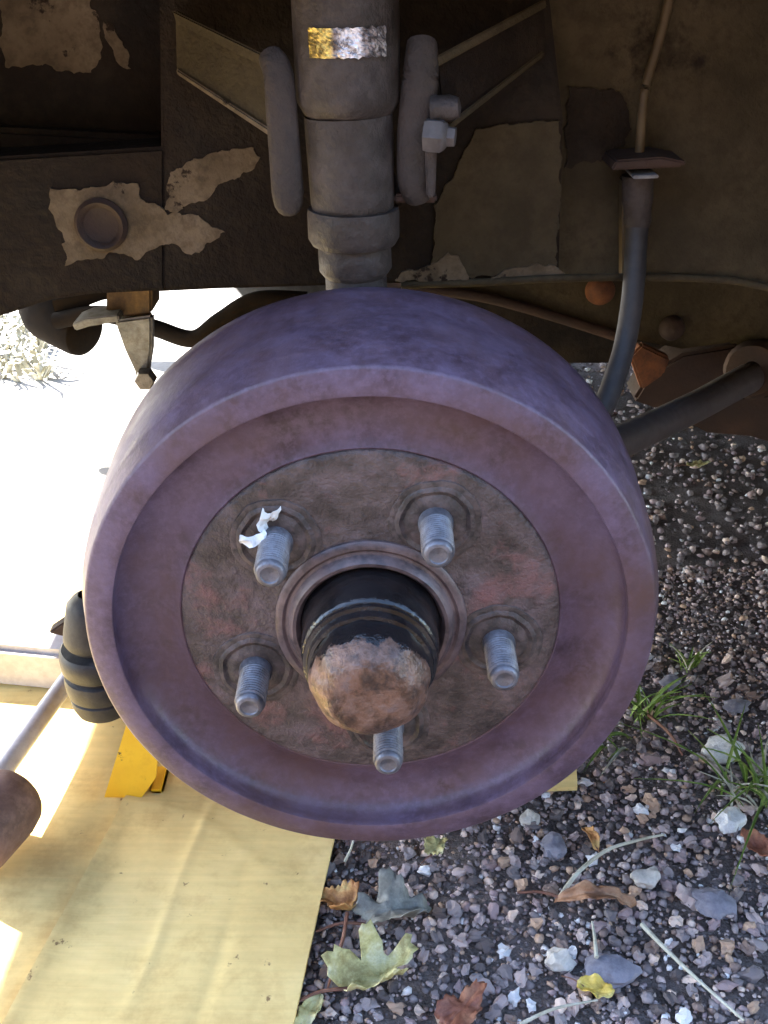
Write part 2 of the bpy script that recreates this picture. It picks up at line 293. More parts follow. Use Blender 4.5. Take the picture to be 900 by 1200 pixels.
# gravel: thousands of small angular stones
def ico(sub):
    bm = bmesh.new(); bmesh.ops.create_icosphere(bm, subdivisions=sub, radius=1.0)
    v = np.array([x.co[:] for x in bm.verts]); f = np.array([[q.index for q in x.verts] for x in bm.faces]); bm.free(); return v, f
def cardzone(x, y): return (x < -0.062) & (y < 0.66) | (x < -0.135) & (y > 0.6)
def scatter(n, x0, x1, y0, y1, s0, s1, sub, power=1.8):
    bv, bf = ico(sub); nv = len(bv)
    x = rng.uniform(x0, x1, n); y = rng.uniform(y0, y1, n); keep = ~cardzone(x, y); x, y = x[keep], y[keep]; n = len(x)
    s = s0 + (s1 - s0) * rng.random(n) ** power
    V = np.repeat(bv[None], n, 0)
    V = V * (1 + rng.uniform(-0.34, 0.34, (n, nv, 1)))
    V = V * np.stack([rng.uniform(0.75, 1.35, n), rng.uniform(0.7, 1.15, n), rng.uniform(0.5, 0.85, n)], -1)[:, None, :]
    a = rng.uniform(0, 2 * PI, n); t = rng.normal(0, 0.35, n)
    ca, sa, ct, st = np.cos(a), np.sin(a), np.cos(t), np.sin(t)
    X, Y, Z = V[..., 0], V[..., 1], V[..., 2]
    Y2 = Y * ct[:, None] - Z * st[:, None]; Z2 = Y * st[:, None] + Z * ct[:, None]
    X3 = X * ca[:, None] - Y2 * sa[:, None]; Y3 = X * sa[:, None] + Y2 * ca[:, None]
    V = np.stack([X3, Y3, Z2], -1) * (s / 2)[:, None, None]
    V[..., 0] += x[:, None]; V[..., 1] += y[:, None]; V[..., 2] += (rng.uniform(-0.35, 0.6, n) * s / 2 - 0.001)[:, None]
    F = (bf[None] + (np.arange(n) * nv)[:, None, None]).reshape(-1, 3)
    return V.reshape(-1, 3), F
parts = [scatter(11000, -0.08, 0.62, -0.12, 0.62, 0.003, 0.009, 1, 1.7),
         scatter(15500, -0.08, 0.62, -0.12, 0.62, 0.0018, 0.0048, 1, 1.2),
         scatter(9000, -0.1, 1.0, 0.6, 2.0, 0.004, 0.013, 1),
         scatter(5000, -1.0, 1.5, -1.2, -0.1, 0.004, 0.012, 1)]
off = 0; VV = []; FF = []
for v, f in parts: VV.append(v); FF.append(f + off); off += len(v)
VV = np.concatenate(VV); FF = np.concatenate(FF)
gm = bpy.data.meshes.new('gravel'); gm.vertices.add(len(VV)); gm.vertices.foreach_set('co', VV.ravel())
gm.loops.add(FF.size); gm.loops.foreach_set('vertex_index', FF.ravel().astype(np.int32)); gm.polygons.add(len(FF))
gm.polygons.foreach_set('loop_start', np.arange(0, FF.size, 3, dtype=np.int32)); gm.update(calc_edges=True)
gravel = link('gravel', gm, M_gravel, smooth=False); gravel['kind'] = 'stuff'; tag(gravel, 'loose grey and brown gravel covering the ground under the car', 'gravel')

def stone_mesh(seed, sub=2, jag=0.22, flat=0.62):
    r = random.Random(seed); bv, bf = ico(sub); out = []
    for p in bv:
        q = Vector(p); w = 1 + jag * 1.4 * mnoise.noise(q * 1.3 + Vector((seed * 7.1, 0, 0))) + jag * 0.6 * mnoise.noise(q * 2.6 + Vector((0, seed * 3.3, 0)))
        out.append(Vector((q.x * w * 1.15, q.y * w * 0.9, q.z * w * flat)) * 0.5)
    return sharp(mesh('stone', out, [tuple(int(i) for i in x) for x in bf]), 28)
pm = [stone_mesh(s, 2, 0.62, 0.7) for s in range(14)]
for me in pm: me.materials.append(M_pebble)
placed = []; cnt = 0; tries = 0
while cnt < 290 and tries < 20000:
    tries += 1
    px = random.uniform(380, 905); py = random.uniform(760, 1210); p = G(px, py)
    if cardzone(p.x, p.y) or (px - 432) ** 2 / 330 ** 2 + (py - 715) ** 2 / 270 ** 2 < 1.0: continue
    s = random.uniform(0.0065, 0.0108) * (1.35 if random.random() < 0.15 else 1)
    if any((p.x - a) ** 2 + (p.y - b) ** 2 < (0.42 * (s + c)) ** 2 for a, b, c in placed): continue
    placed.append((p.x, p.y, s)); o = bpy.data.objects.new('pebble', pm[cnt % 14]); COL.objects.link(o); o.parent = ground
    o.location = (p.x, p.y, s * random.uniform(0.02, 0.24)); o.scale = (s, s, s); o.rotation_euler = (random.uniform(-.4, .4), random.uniform(-.4, .4), random.uniform(0, 6.28)); cnt += 1

# ------------------------------------------------------------------ car: unseen outer shell added for its shade; floor, arch and visible inner panels
car = thing('car', 'jacked-up car with dark peeling underseal on its wheel arch panels', 'car', (0, 0, 0))
TAIL = -0.75; NOSE = 3.0; FAR = 1.50; SIDE = -0.01
def arch_panel(name, y, th, dz=0.0):
    pts = [(TAIL, 0.44), (-0.335, 0.42)]
    for i in range(25):
        a = PI - PI * i / 24; pts.append((0.335 * math.cos(a), 0.385 + 0.32 * math.sin(a)))
    pts += [(0.335, 0.30), (2.0, 0.30)]
    for i in range(25):
        a = PI - PI * i / 24; pts.append((2.4 + 0.36 * math.cos(a), 0.42 + 0.35 * math.sin(a)))
    pts += [(2.76, 0.33), (NOSE, 0.42), (NOSE, 0.86), (2.0, 0.98), (TAIL + 0.06, 1.0), (TAIL, 0.9)]
    return prism(name, [(x, y, z + dz if z < 0.8 else z) for x, z in pts], (0, th, 0), 0.0)
link('side_panel', arch_panel('side_panel', SIDE, 0.015), M_paint, car, False)
link('side_panel', arch_panel('side_panel', FAR, 0.015, -0.14), M_paint, car, False)
link('tail_panel', box('tail_panel', (TAIL, SIDE + 0.017, 0.44), (TAIL + 0.015, FAR - 0.002, 0.99)), M_paint, car, False)
link('nose_panel', box('nose_panel', (NOSE - 0.015, SIDE + 0.017, 0.24), (NOSE + 0.001, FAR - 0.002, 0.862)), M_paint, car, False)  # unseen, added to shut out sky light from the front
link('bonnet', prism('bonnet', [(2.0, SIDE, 0.985), (NOSE, SIDE, 0.865), (NOSE, SIDE, 0.88), (2.0, SIDE, 1.0)], (0, FAR - SIDE + 0.015, 0)), M_paint, car, False)
link('cabin', prism('cabin', [(TAIL + 0.1, SIDE + 0.02, 1.003), (2.0, SIDE + 0.02, 1.003), (1.45, SIDE + 0.14, 1.34), (-0.35, SIDE + 0.14, 1.34)], (0, 0.01, 0)), M_glass, car, False)
link('cabin', prism('cabin', [(TAIL + 0.1, FAR - 0.02, 1.003), (2.0, FAR - 0.02, 1.003), (1.45, FAR - 0.14, 1.34), (-0.35, FAR - 0.14, 1.34)], (0, 0.01, 0)), M_glass, car, False)
link('windscreen', prism('windscreen', [(2.0, SIDE + 0.03, 1.004), (2.0, FAR - 0.03, 1.004), (1.45, FAR - 0.14, 1.345), (1.45, SIDE + 0.15, 1.345)], (0.01, 0, 0)), M_glass, car, False)
link('tail_window', prism('tail_window', [(TAIL + 0.1, SIDE + 0.03, 1.004), (TAIL + 0.1, FAR - 0.03, 1.004), (-0.35, FAR - 0.14, 1.345), (-0.35, SIDE + 0.15, 1.345)], (-0.01, 0, 0)), M_glass, car, False)
link('roof', box('roof', (-0.38, SIDE + 0.1, 1.347), (1.5, FAR - 0.1, 1.37), 0.008), M_paint, car)
link('floor', box('floor', (TAIL + 0.017, 0.215, 0.52), (NOSE - 0.05, FAR - 0.2, 0.53)), M_under, car, False)
link('floor', box('floor', (TAIL + 0.017, SIDE + 0.017, 0.52), (-0.34, 0.212, 0.53)), M_under, car, False)
link('floor', box('floor', (0.34, SIDE + 0.017, 0.46), (2.0, 0.212, 0.47)), M_under, car, False)
lv, lf = [], []
for i in range(33):
    a = PI * i / 32
    for y in (SIDE + 0.017, 0.213): lv.append((0.337 * math.cos(a), y, 0.387 + 0.322 * math.sin(a)))
for i in range(4, 28): lf.append((2 * i, 2 * i + 1, 2 * i + 3, 2 * i + 2))
link('wheel_arch', mesh('wheel_arch', lv, lf), M_under, car)
# upright inner panels in the arch
link('inner_wing', box('inner_wing', (-0.334, 0.205, 0.475), (0.334, 0.2135, 0.70)), M_under, car, False)
zr = P(0, 372, 0.17).z
link('chassis_rail', pxprism('chassis_rail', [(-330, 375), (0, 371), (60, 352), (110, 345), (194, 341), (194, 172), (0, 184), (-330, 190)], 0.1574, 0.04, 0.002), M_under, car, False)
link('crease_strip', pxprism('crease_strip', [(-330, 190), (0, 186), (192, 178), (192, 160), (0, 150), (-330, 150)], 0.188, 0.015, 0.003), M_under, car, False)
link('centre_panel', pxprism('centre_panel', [(190, 341), (300, 338), (460, 333), (560, 330), (655, 326), (660, 140), (640, -40), (186, -40)], 0.157, 0.045, 0.002), M_under, car, False)
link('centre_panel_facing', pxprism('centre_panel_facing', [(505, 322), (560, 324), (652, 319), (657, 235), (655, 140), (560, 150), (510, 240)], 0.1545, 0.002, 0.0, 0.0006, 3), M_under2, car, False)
link('rear_panel', pxprism('rear_panel', [(600, 329), (700, 327), (760, 325), (810, 324), (850, 328), (900, 337), (1000, 360), (1300, 420), (1300, -60), (600, -60)], 0.182, 0.02, 0.002), M_under2, car, False)
link('lip_flange', tube('lip_flange', [P(470, 334, 0.1545), P(560, 331, 0.1545), P(660, 326, 0.152), P(760, 325, 0.178), P(850, 328, 0.178), P(920, 341, 0.178), P(1200, 400, 0.178)], 0.0022, 8), M_under2, car)
link('recess_shade_patch', pxprism('recess_shade_patch', [(664, 100), (730, 108), (742, 150), (720, 185), (664, 195)], 0.1805, 0.003, 0.0, 0.0008, 9), M_under, car, False)  # dark patch on the panel paints the shade inside a recess
# peeled patches showing the pale primer
patches = [([(0, -20), (0, 55), (10, 80), (45, 78), (70, 82), (108, 86), (118, 66), (118, 30), (105, 0), (100, -20)], 0.2044, 1),
           ([(120, 22), (132, 30), (150, 62), (153, 82), (140, 76), (128, 50)], 0.2044, 2),
           ([(58, 218), (95, 222), (130, 214), (160, 216), (165, 232), (182, 240), (196, 252), (232, 252), (262, 272), (225, 300), (200, 286), (180, 292), (162, 305), (135, 295), (120, 300), (78, 310), (74, 280), (60, 245)], 0.1564, 3),
           ([(194, 246), (198, 205), (215, 190), (250, 180), (296, 172), (306, 186), (294, 200), (278, 208), (258, 215), (245, 232), (226, 238), (205, 248)], 0.1563, 4),
           ([(465, 330), (470, 318), (500, 314), (525, 296), (538, 300), (548, 322), (548, 330)], 0.1535, 5),
           ([(575, 329), (590, 318), (625, 308), (650, 312), (662, 322), (640, 327)], 0.1532, 6)]
for pts, Y, sdd in patches: link('bare_patch', pxprism('bare_patch', pts, Y, 0.0018, 0.0, 0.0007, sdd), M_bare, car, False)
# drain grommet in the left patch
gc = P(119, 263, 0.1566)
Mg = Matrix.Translation(gc) @ Matrix.Rotation(0, 4, 'X')
link('grommet', lathe('grommet', [(0.0145, 0.0), (0.0145, -0.002), (0.0125, -0.0042), (0.0105, -0.003), (0.0098, -0.0016), (0.009, -0.0010), (0.0001, -0.0008)], 48, Mg), M_rustd, car)
# damper bracket: plates reaching forward and rounded flanges either side; strips paint their lit edges
def slab4(name, pts, th, m):
    pts = [Vector(p) for p in pts]; n = (pts[1] - pts[0]).cross(pts[-1] - pts[0]).normalized()
    return link(name, prism(name, pts, n * th, 0.001), m, car, False)
slab4('bracket_plate', [P(204, 12, 0.150), P(318, 76, 0.10), P(318, 160, 0.10), P(206, 84, 0.150)], 0.003, M_under2)
slab4('bracket_lit_edge', [P(201, 12, 0.148), P(312, 66, 0.097), P(318, 84, 0.0965), P(206, 28, 0.1475)], 0.0015, M_under2)
slab4('bracket_lit_edge', [P(205, 80, 0.148), P(318, 153, 0.097), P(318, 162, 0.0965), P(207, 88, 0.1475)], 0.0015, M_bare)
def flat(me, k=0.4):
    c = sum((v.co.y for v in me.vertices)) / len(me.vertices)
    for v in me.vertices: v.co.y = c + (v.co.y - c) * k
    return sharp(me, 60)
link('bracket_flange', flat(tube('bracket_flange', [P(318, 66, 0.10), P(326, 90, 0.093), P(331, 150, 0.093), P(337, 225, 0.095), P(338, 240, 0.10)], [0.006, 0.0072, 0.0075, 0.0078, 0.006], 14)), M_ear, car)
slab4('bracket_plate', [P(512, 72, 0.10), P(640, 2, 0.150), P(640, 68, 0.150), P(520, 150, 0.10)], 0.003, M_under)
slab4('bracket_lit_edge', [P(512, 66, 0.097), P(640, -2, 0.148), P(642, 8, 0.1475), P(514, 78, 0.0965)], 0.0015, M_under2)
slab4('bracket_lit_edge', [P(524, 146, 0.097), P(638, 58, 0.148), P(638, 66, 0.1475), P(526, 154, 0.0965)], 0.0015, M_under2)
link('bracket_flange', flat(tube('bracket_flange', [P(494, 50, 0.104), P(493, 90, 0.096), P(488, 150, 0.096), P(486, 210, 0.098), P(490, 232, 0.102)], [0.007, 0.0085, 0.009, 0.0085, 0.006], 14)), M_ear, car)
Mb = along(P(500, 158, 0.090), P(526, 160, 0.088))
link('bracket_bolt', lathe('bracket_bolt', [(0.0001, -0.001), (0.0075, -0.001), (0.008, 0.001), (0.008, 0.007), (0.0066, 0.009), (0.0048, 0.010), (0.0045, 0.0135), (0.0001, 0.014)], 6, Mb), M_rod, car, False)
Mb = along(P(508, 128, 0.094), P(538, 126, 0.092))
link('bracket_bolt', lathe('bracket_bolt', [(0.0001, -0.001), (0.006, -0.001), (0.006, 0.008), (0.0045, 0.012), (0.0001, 0.013)], 16, Mb), M_shock, car)
link('bracket_tab', pxprism('bracket_tab', [(498, 176), (512, 176), (510, 232), (500, 232)], 0.092, 0.006, 0.001), M_shock, car, False)
link('bracket_foot', pxprism('bracket_foot', [(462, 228), (512, 228), (512, 238), (462, 238)], 0.10, 0.055, 0.001), M_rustd, car, False)

# the car's other wheel, and a dark block added to hide sunlit ground
wh = thing('far_wheel', 'dark tyre of the opposite wheel far behind the drum', 'wheel', (0.0, 1.36, 0.0))
link('tyre', lathe('tyre', [(0.17, -0.07), (0.20, -0.085), (0.26, -0.088), (0.29, -0.075), (0.30, -0.05), (0.302, 0.0), (0.30, 0.05), (0.29, 0.075), (0.26, 0.088), (0.20, 0.085), (0.17, 0.07)], 72, Matrix.Translation((0, 0, 0.30))), M_rubber, wh)
link('rim', lathe('rim', [(0.0001, -0.03), (0.06, -0.03), (0.14, -0.045), (0.16, -0.068), (0.172, -0.072), (0.172, 0.07), (0.15, 0.06), (0.0001, 0.03)], 48, Matrix.Translation((0, 0, 0.30))), M_rustd, wh)
for yw in (0.12, 1.36):  # unseen wheels, added to stop sky light reaching under the car
    fw_ = thing('unseen_front_wheel', 'unseen front wheel added to cut sky light, on the side nearest the camera' if yw < 1 else 'unseen front wheel added to cut sky light, on the far side of the car', 'wheel', (2.4, yw, 0.0), 'front wheels')
    for ch in list(wh.children):
        c = ch.copy(); COL.objects.link(c); c.parent = fw_
link('dark_tank_block', box('dark_tank_block', (0.04, 0.75, 0.19), (1.0, 1.2, 0.519), 0.03), M_under, car)
# ------------------------------------------------------------------ damper standing behind the drum
sa = thing('shock_absorber', 'dusty grey shock absorber rising behind the top of the brake drum', 'shock absorber', P(420, 340, 0.105))
def yy(o, me, nm, m):
    ob = link(nm, me, m, o); me.transform(Matrix.Translation(-o.location)); return ob
def dseg(name, a, b, prof, m, wob=0.015):
    """prof given as (radius_px, t 0..1 down the axis) between image rows a and b of the damper axis at y=.105"""
    A = P(a[0], a[1], 0.105); B = P(b[0], b[1], 0.105); L = (B - A).length
    k = (A - CAM).dot(FW) / FPX
    return yy(sa, lathe(name, [(r * k, t * L) for r, t in prof], 64, along(A, B), wob, len(name)), name, m)
dseg('upper_tube', (402, -70), (409, 137), [(64, 0), (65, 0.2), (65, 0.86), (64, 0.9), (57, 0.965), (53, 0.99), (50, 1.0)], M_shock)
dseg('lower_tube', (408, 134), (414, 246), [(52, 0.0), (52, 0.2), (51, 0.9), (50, 0.96), (48, 1.0)], M_shock)
dseg('collar', (414, 243), (415, 286), [(40, 0.0), (53, 0.0), (54, 0.12), (54, 0.8), (50, 0.96), (43, 1.0)], M_shock)
dseg('neck', (415, 284), (417, 322), [(42, 0.0), (43, 0.3), (43, 0.8), (37, 1.0)], M_shock)
dseg('eye_boss', (417, 318), (420, 400), [(36, 0.0), (36, 1.0), (5, 1.0)], M_shock)
# crumpled foil label, wrapped round the upper tube
A = P(402, -70, 0.105); B = P(409, 137, 0.105); Mx = along(A, B); kk = (A - CAM).dot(FW) / FPX; Lx = (B - A).length
inv = Mx.inverted()
fv, ff = [], []; nu, nv_ = 34, 14
cdir = inv @ P(402, 40, 0.0)          # towards the viewer side, local
a0 = math.atan2(cdir.z, cdir.x)
for j in range(nv_ + 1):
    for i in range(nu + 1):
        a = a0 + math.radians(-40 + 84 * i / nu); t = (0.455 + 0.165 * j / nv_)
        r = 65 * kk * 1.015 + 0.0006 + 0.0011 * abs(mnoise.noise(Vector((i * 0.9, j * 0.9, 1.7))))
        ed = 0.0012 * mnoise.noise(Vector((i * .5, j * 3.0, 8))) if j in (0, nv_) else 0
        fv.append(Mx @ Vector((r * math.cos(a), t * Lx + ed, r * math.sin(a))))
for j in range(nv_):
    for i in range(nu): q = j * (nu + 1) + i; ff.append((q, q + 1, q + nu + 2, q + nu + 1))
nt = M_foil.node_tree; nd, lk = nt.nodes, nt.links; b = nd['Principled BSDF']
co = nd.new('ShaderNodeTexCoord').outputs['Object']; sp = nd.new('ShaderNodeSeparateXYZ'); lk.new(co, sp.inputs[0])
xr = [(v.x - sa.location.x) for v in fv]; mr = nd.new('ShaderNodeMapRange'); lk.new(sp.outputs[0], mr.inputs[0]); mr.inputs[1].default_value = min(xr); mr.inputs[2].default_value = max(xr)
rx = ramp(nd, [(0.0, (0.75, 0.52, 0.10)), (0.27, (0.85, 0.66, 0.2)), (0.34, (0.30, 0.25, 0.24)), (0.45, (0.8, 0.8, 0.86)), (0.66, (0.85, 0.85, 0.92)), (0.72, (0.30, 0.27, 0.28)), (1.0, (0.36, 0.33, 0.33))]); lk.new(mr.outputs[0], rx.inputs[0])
nz = noise(nd, lk, co, 190, 4, 0.7); rz = ramp(nd, [(0.42, (0.12, 0.10, 0.10)), (0.55, (1, 1, 1))]); lk.new(nz.outputs[0], rz.inputs[0])
lk.new(mixc(nd, lk, rx.outputs[0], rz.outputs[0], 0.85, 'MULTIPLY'), b.inputs['Base Color']); b.inputs['Metallic'].default_value = 0.55
fo = yy(sa, mesh('foil_label', fv, ff), 'foil_label', M_foil); fo.data.shade_flat(); fo['label'] = 'crumpled shiny silver and gold label remains'

# ------------------------------------------------------------------ brake drum with hub, studs and grease cap (axis along Y, face towards the viewer)
HUB = Vector((0, 0, AXLE))
drum = thing('brake_drum', 'rusty purple-brown brake drum with five bare wheel studs', 'brake drum', HUB)
link('drum_shell', lathe('drum_shell', [(0.140, 0.088), (0.1472, 0.088), (0.1485, 0.085), (0.1485, 0.074), (0.1478, 0.071), (0.1470, 0.05), (0.1452, 0.026), (0.1436, 0.0150), (0.1430, 0.0136), (0.1424, 0.0122), (0.1394, 0.0018), (0.1388, 0.0006), (0.1376, -0.0002), (0.1300, -0.0010), (0.1270, -0.0012), (0.1256, -0.0009), (0.1252, 0.0002), (0.1256, 0.0030), (0.1256, 0.0072), (0.1246, 0.0098), (0.1222, 0.0122), (0.1185, 0.0142), (0.1140, 0.0154), (0.1090, 0.0158), (0.1040, 0.0154), (0.0995, 0.0143), (0.0965, 0.0130), (0.0950, 0.0122), (0.0944, 0.0124), (0.0938, 0.0132), (0.092, 0.016)], 200, None, 0.0022), M_drum, drum)
link('drum_face', lathe('drum_face', [(0.0943, 0.0150), (0.0941, 0.0124), (0.0934, 0.0114), (0.0915, 0.0108), (0.083, 0.0105), (0.066, 0.0104), (0.0505, 0.0104), (0.049, 0.0100), (0.044, 0.0100)], 120, None, 0.002), M_plate, drum)
link('backing_plate', lathe('backing_plate', [(0.0001, 0.094), (0.10, 0.094), (0.143, 0.094), (0.145, 0.0925), (0.145, 0.090), (0.144, 0.089)], 96), M_under, drum)
link('hub_ring', lathe('hub_ring', [(0.0478, 0.0120), (0.0476, 0.0086), (0.0462, 0.0072), (0.0440, 0.0068), (0.0425, 0.0078), (0.0412, 0.0072), (0.0400, 0.0042), (0.0385, 0.0028), (0.0368, 0.0030), (0.0352, 0.005), (0.034, 0.010)], 96, None, 0.006, 4), M_ring, drum)
link('hub_barrel', lathe('hub_barrel', [(0.0350, 0.013), (0.0346, 0.0065), (0.0338, 0.004), (0.0332, -0.004), (0.0330, -0.016), (0.0322, -0.0185), (0.0305, -0.0198), (0.026, -0.020)], 96, None, 0.006, 9), M_grease, drum)
cap = link('grease_cap', lathe('grease_cap', [(0.0275, -0.0195), (0.0278, -0.0375), (0.0270, -0.0405), (0.0252, -0.0435), (0.0225, -0.0475), (0.0195, -0.0505), (0.0170, -0.0520), (0.011, -0.0526), (0.005, -0.0516), (0.0001, -0.0512)], 96, None, 0.055, 5), M_cap, drum)
cap['label'] = 'dented rust-orange grease cap'
link('cap_rim', lathe('cap_rim', [(0.0272, -0.0200), (0.0312, -0.0203), (0.0318, -0.0215), (0.0316, -0.0232), (0.0300, -0.0240), (0.0297, -0.0262), (0.0292, -0.0278), (0.0277, -0.0285)], 96, None, 0.012, 2), M_grease, drum)
# studs: threaded, with a countersunk end
BASE_Y = 0.0102
def stud_profile():
    p = [(0.0085, 0.001), (0.0084, -0.004), (0.0076, -0.0055)]; y = -0.0058
    while y > -0.0280: p += [(0.0077, y), (0.0077, y - 0.0004), (0.0067, y - 0.0012)]; y -= 0.0019
    p += [(0.0071, y), (0.0066, y - 0.0022), (0.0056, y - 0.0030), (0.0044, y - 0.0031), (0.0040, y - 0.0024), (0.0001, y - 0.0012)]
    return p
stud_me = lathe('wheel_stud', stud_profile(), 28); seat_me = lathe('stud_seat', [(0.0222, 0.0006), (0.0218, -0.0003), (0.0205, -0.0006), (0.0190, -0.0004), (0.0180, -0.0011), (0.0168, -0.0014), (0.0158, -0.0006), (0.0146, -0.0002), (0.0128, -0.0010), (0.0105, -0.0014), (0.0082, -0.0012)], 48, None, 0.05)
bore_me = lathe('stud_bore', [(0.0043, -0.0318), (0.0001, -0.0316)], 20)
tips = [(317, 657), (512, 632), (587, 782), (291, 817), (452, 884)]
sm_st = link('tmp', stud_me, M_stud); bpy.data.objects.remove(sm_st); seat_me.materials.append(M_seat)
YT = BASE_Y - 0.031
angs = []
for (px, py) in tips:
    q = P(px, py, YT); angs.append(math.atan2(q.z - AXLE, q.x)); 
radius = sum(((P(px, py, YT) - (HUB + Vector((0, YT, 0)))).length for px, py in tips)) / 5
a_off = sum((((a - (math.radians(90 - 30) - i * 2 * PI / 5)) + PI) % (2 * PI)) - PI for i, a in zip([4, 0, 1, 3, 2], angs)) / 5
print('stud pcd radius', radius, 'offset', math.degrees(a_off))
for i in range(5):
    a = math.radians(60) - i * 2 * PI / 5 + a_off
    loc = Vector((radius * math.cos(a), BASE_Y, radius * math.sin(a)))
    s = bpy.data.objects.new('stud_seat', seat_me); COL.objects.link(s); s.parent = drum; s.location = loc; s.rotation_euler = (0, random.uniform(0, 6), 0)
    s = bpy.data.objects.new('wheel_stud', stud_me); COL.objects.link(s); s.parent = drum; s.location = loc; s.rotation_euler = (0, random.uniform(0, 6), 0)
# torn white scrap behind the upper left stud
st = P(300, 632, 0.006)
shred = []
def shred_poly(pts, Y, dz):
    return [P(x, y, Y) + Vector((0, dz * k, 0)) for k, (x, y) in enumerate(pts)]
s1 = shred_poly([(311, 640), (302, 622), (306, 600), (316, 606), (329, 599), (322, 616), (314, 622), (318, 636)], 0.004, 0.0008)
s2 = shred_poly([(312, 640), (298, 643), (281, 640), (280, 629), (290, 633), (302, 628), (308, 626)], 0.000, 0.0006)
sv = s1 + s2; me = mesh('torn_scrap', sv, [tuple(range(len(s1))), tuple(range(len(s1), len(sv)))])
bm = bmesh.new(); bm.from_mesh(me); bmesh.ops.triangulate(bm, faces=bm.faces[:]); bmesh.ops.subdivide_edges(bm, edges=bm.edges[:], cuts=3, use_grid_fill=True)
for vv in bm.verts: vv.co += Vector((mnoise.noise(vv.co * 300), mnoise.noise(vv.co * 260 + Vector((5, 0, 0))) * 1.6, mnoise.noise(vv.co * 300 + Vector((0, 7, 0))))) * 0.0016
ret = bmesh.ops.extrude_face_region(bm, geom=bm.faces[:]); bmesh.ops.translate(bm, vec=(0.0002, 0.0004, 0.0003), verts=[x for x in ret['geom'] if isinstance(x, bmesh.types.BMVert)]); bmesh.ops.recalc_face_normals(bm, faces=bm.faces); bm.to_mesh(me); bm.free()
tag(link('torn_scrap', me, M_paper, None, False), 'torn white scrap caught behind the upper left wheel stud', 'scrap')

# ------------------------------------------------------------------ brake pipe, bracket and hose on the right
bh = thing('brake_hose', 'dark grey flexible brake hose hanging from a bracket right of the drum', 'brake hose', P(748, 205, 0.165))
yy(bh, tube('hose', [P(747, 245, 0.168), P(746, 275, 0.166), P(742, 340, 0.155), P(733, 400, 0.145), P(718, 450, 0.13), P(700, 490, 0.115), P(670, 530, 0.10)], 0.0062, 16), 'hose', M_hose)
yy(bh, lathe('ferrule', [(0.0001, 0), (0.0085, 0), (0.0085, 0.014), (0.0075, 0.018), (0.0075, 0.026), (0.0062, 0.03)], 24, along(P(747, 204, 0.168), P(747, 260, 0.168))), 'ferrule', M_shock)
yy(bh, pxprism('bracket', [(716, 200), (800, 196), (806, 190), (775, 184), (722, 188)], 0.150, 0.032, 0.001), 'bracket', M_rustd)
yy(bh, pxprism('clip', [(742, 206), (772, 205), (772, 209), (742, 210)], 0.1485, 0.02, 0.0004), 'clip', M_galv)
yy(bh, pxprism('bracket_web', [(729, 212), (734, 212), (735, 328), (729, 326)], 0.172, 0.012, 0.0), 'bracket_web', M_pipe)
tag(link('brake_pipe', tube('brake_pipe', [P(792, -60, 0.176), P(784, 0, 0.176), P(770, 55, 0.176), P(757, 100, 0.174), P(752, 140, 0.170), P(749, 190, 0.168)], 0.0026, 10), M_pipe), 'thin tan brake pipe running down the wheel arch to the hose bracket', 'brake pipe')

# ------------------------------------------------------------------ suspension arm, brackets and beams behind right
fb = thing('floor_beam', 'dark ribbed underbody beam with two dome bolts behind the brake hose', 'underbody beam', P(740, 360, 0.42))
yy(fb, pxprism('web', [(470, 300), (1150, 300), (1150, 520), (930, 440), (860, 402), (800, 410), (740, 398), (640, 366), (560, 345), (470, 335)], 0.44, 0.05, 0.003), 'web', M_under2)
yy(fb, tube('lower_rib', [P(470, 336, 0.437), P(560, 347, 0.435), P(640, 368, 0.435), P(735, 398, 0.435)], 0.0045, 10), 'lower_rib', M_rustd)
for (px, py, r, m) in ((703, 340, 0.0125, M_rust), (787, 384, 0.011, M_rustd)):
    q = P(px, py, 0.44); yy(fb, lathe('dome_bolt', [(r, 0.002), (r, -0.002), (r * 0.85, -0.006), (r * 0.5, -0.009), (0.0001, -0.0105)], 24, Matrix.Translation(q), 0.04), 'dome_bolt', m)
ar = thing('suspension_arm', 'dusty grey suspension rod running from the drum to a rusty pivot at right', 'suspension arm', P(820, 490, 0.34))
yy(ar, tube('rod', [P(690, 535, 0.14), P(740, 512, 0.22), P(820, 474, 0.34), P(880, 442, 0.42), P(960, 405, 0.5)], [0.0105, 0.0112, 0.012, 0.013, 0.013], 20), 'rod', M_rod)
yy(ar, lathe('pivot_bush', [(0.008, -0.016), (0.021, -0.016), (0.025, -0.009), (0.025, 0.012), (0.02, 0.018), (0.008, 0.018)], 32, along(P(885, 432, 0.43), P(905, 420, 0.50)), 0.03), 'pivot_bush', M_rustd)
yy(ar, pxprism('pivot_bracket', [(742, 470), (760, 440), (800, 415), (860, 405), (960, 430), (980, 520), (900, 515), (850, 506), (800, 492), (765, 478)], 0.47, 0.04, 0.003), 'pivot_bracket', M_rustd)
yy(ar, pxprism('rust_gusset', [(738, 418), (752, 404), (786, 420), (778, 440), (752, 458)], 0.425, 0.012, 0.002), 'rust_gusset', M_rust)
yy(ar, pxprism('red_plate', [(800, 492), (880, 462), (980, 470), (980, 540), (880, 512), (830, 508)], 0.455, 0.008, 0.002), 'red_plate', M_rustd)

